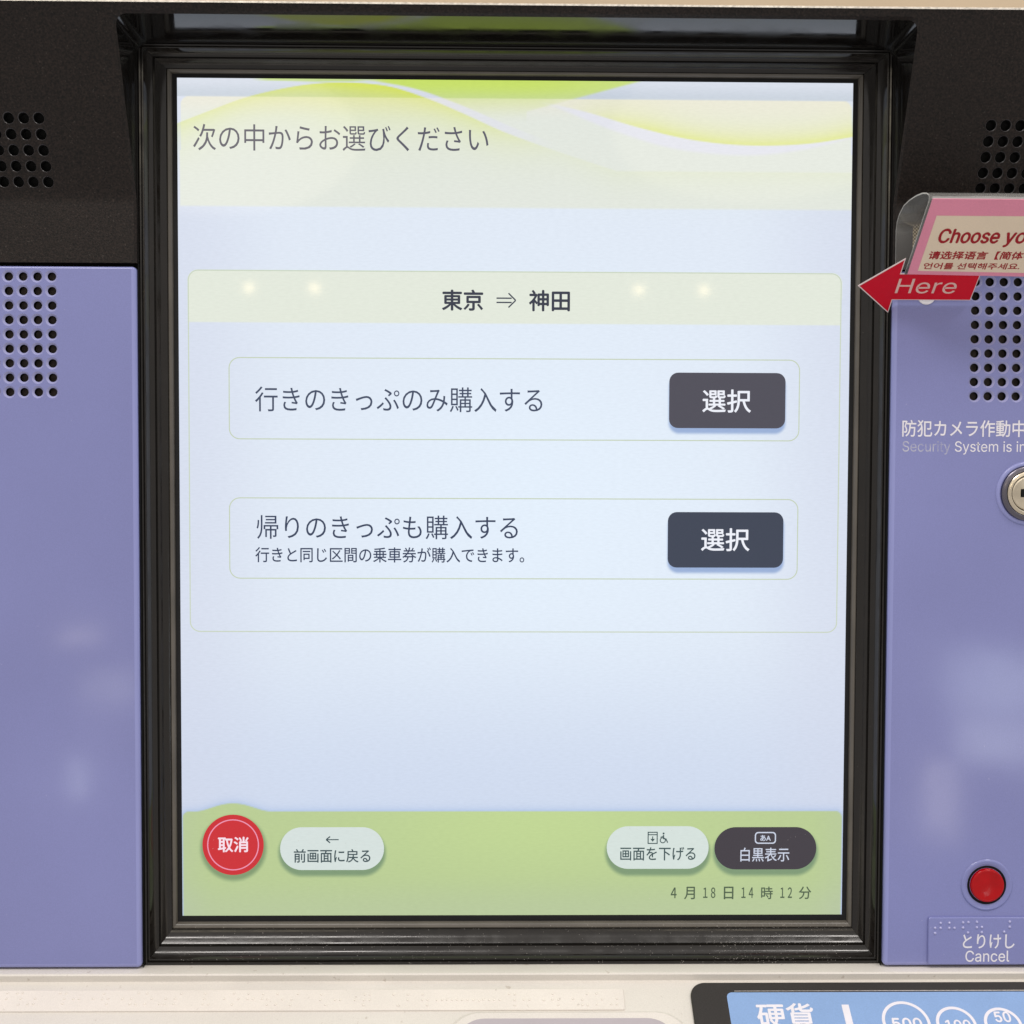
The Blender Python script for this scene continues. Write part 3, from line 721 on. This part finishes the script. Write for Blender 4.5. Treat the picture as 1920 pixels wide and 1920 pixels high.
for cx, cs, r, body, box in ((150.9, 18.5, 9.3, '500', (145.4, -21.2, 156.7, -16.6)), (170.1, 19.4, 7.8, '100', (165.9, -21.4, 175.4, -17.5)), (188.2, 19.4, 7.3, '50', (185.8, -18.4, 191.8, -14.0))):
    band('coin_circle', circ(cx, -cs, r, 48), circ(cx, -cs, r - 1.2, 48), on_deck_up, M['white'], cp, LB)
    text(body, box, on_deck_up, M['white'], cp, LB, 0.02)

# ================================================================== LANGUAGE SIGN in a clear sleeve
sign = empty('language_sign', V(170, 30, 90), 'pink-bordered language sign in a clear bent plastic sleeve on the machine', 'sign')
SX0, SX1 = 148.4, 238.0
loop = [(14.5, 92.6), (14.5, 107.5), (15.6, 110.6), (18.5, 113.2), (24, 115.6), (31, 116.3), (39, 116.4), (46, 115.9), (51.0, 114.9), (53.6, 113.7)]
loop += [(27 + t * SD, 89.8 + t * SZ) for t in (34.5, 26, 17, 8, -1.0)]
m = MB(); m.strip([V(SX0, d, z) for d, z in loop], [V(SX1, d, z) for d, z in loop])
sl = m.out('sleeve', M['film'], sign, smooth=50)
sl.data.materials.append(M['filmedge'])
so = sl.modifiers.new('thickness', 'SOLIDIFY'); so.thickness = 0.0005; so.offset = 0; so.material_offset_rim = 1; so.use_rim = True
sheet('pink_border', [(149.3, -0.6), (235, -2.2), (235, 35.8), (149.3, 35.8)], on_sign, M['pink'], sign, 0.35, 0.25)
sheet('cream_field', [(152.8, 1.2), (231, -0.2), (231, 28.1), (152.8, 28.1)], on_sign, M['cream'], sign, 0.64)
m = MB(); m.face([on_sign(u, t, 0.55) for u, t in ((149.0, 35.95), (235, 35.95), (235, 36.9), (149.0, 36.9))])  # white strip standing in for the highlight on the bent film
m.out('sleeve_highlight', M['filmedge'], sign, label='painted white highlight along the top edge of the sleeve')
text('Choose', (156.4, 15.2, 178.9, 21.9), on_sign, M['redink'], sign, 0.68, 0.018)
text('your language', (181.3, 13.4, 228.0, 21.9), on_sign, M['redink'], sign, 0.68, 0.018)
text('请选择语言【简体中文】', (155.0, 7.2, 201.3, 11.1), on_sign, M['redink'], sign, 0.68, 0.026)
text('언어를 선택해주세요.', (154.4, 2.2, 191.2, 5.3), on_sign, M['redink'], sign, 0.68, 0.02)
# ================================================================== red arrow card
arrow = empty('arrow_card', V(150, 20, 80), 'red arrow card reading Here, pointing at the screen from below the pink sign', 'arrow sign')
AP = [(131.9, -7.3), (147.0, -21.6), (147.0, -14.6), (177.7, -14.6), (177.7, -0.9), (147.0, -0.9), (147.0, 6.9)]
AI = [(132.55, -7.3), (146.65, -20.7), (146.65, -14.25), (177.4, -14.25), (177.4, -1.2), (146.65, -1.2), (146.65, 6.0)]
m = MB()
m.face([on_sign(*p, 0.0) for p in AP]); m.strip([on_sign(*p, 0.0) for p in AP], [on_sign(*p, -0.3) for p in AP], True); m.face([on_sign(*p, -0.3) for p in AP])
m.out('card', M['cardedge'], arrow)
sheet('red_face', AI, on_sign, M['redcard'], arrow, 0.04)
text('Here', (147.0, -11.0, 170.3, -3.4), on_sign, M['pinkink'], arrow, 0.08)
# small white disc and woven tape
pad = sheet('white_disc', circ(160.9, 82.6, 3.7, 28), F14, M['white'], None, 0.02, 0.5, 0.15); pad['label'] = 'small white disc on the lilac panel below the arrow'; pad['category'] = 'adhesive pad'  # white spot built as a disc; not known to be an adhesive pad
tp = sheet('cloth_tape', [(154.9, 97.6), (165, 97.8), (165, 112.2), (155.0, 112.4)], F14, M['tape'], None, 0.85, 0.25); tp['label'] = 'piece of woven cream tape behind the clear sleeve'; tp['category'] = 'tape'

# ================================================================== dust
m = MB(); rnd = random.Random(3)
def speck(f, u, v, h, a, b, rot):
    c, s = math.cos(rot), math.sin(rot)
    base = [(a, 0), (0, b), (-a, 0), (0, -b)]
    P = [f(u + x * c - y * s, v + x * s + y * c, h) for x, y in base]; t = f(u, v, h + min(a, b) * 0.6)
    for k in range(4): m.face((P[k], P[(k + 1) % 4], t))
for _ in range(170):
    speck(S0, rnd.uniform(-130, 130), rnd.triangular(-168, -120, -166), 0.14, rnd.uniform(.05, .14), rnd.uniform(.05, .16), rnd.uniform(0, 3))
kb = WID['b'] / 12.6
for _ in range(900):
    k = rnd.randrange(2, len(PROF) - 3); a0, d0 = PROF[k]; a1, d1_ = PROF[k + 1]; t = rnd.random()
    a = a0 + (a1 - a0) * t; d = d0 + (d1_ - d0) * t
    x = rnd.uniform(-136, 136) if rnd.random() < 0.7 else rnd.uniform(80, 138)
    speck(on_plane(d), x, -SH - a * kb, 0.02, rnd.uniform(.04, .17), rnd.uniform(.04, .14), rnd.uniform(0, 3))
ds = m.out('dust', M['dust'], None); ds['kind'] = 'stuff'; ds['label'] = 'pale dust specks on the lower bezel ledges and screen bottom'; ds['category'] = 'dust'
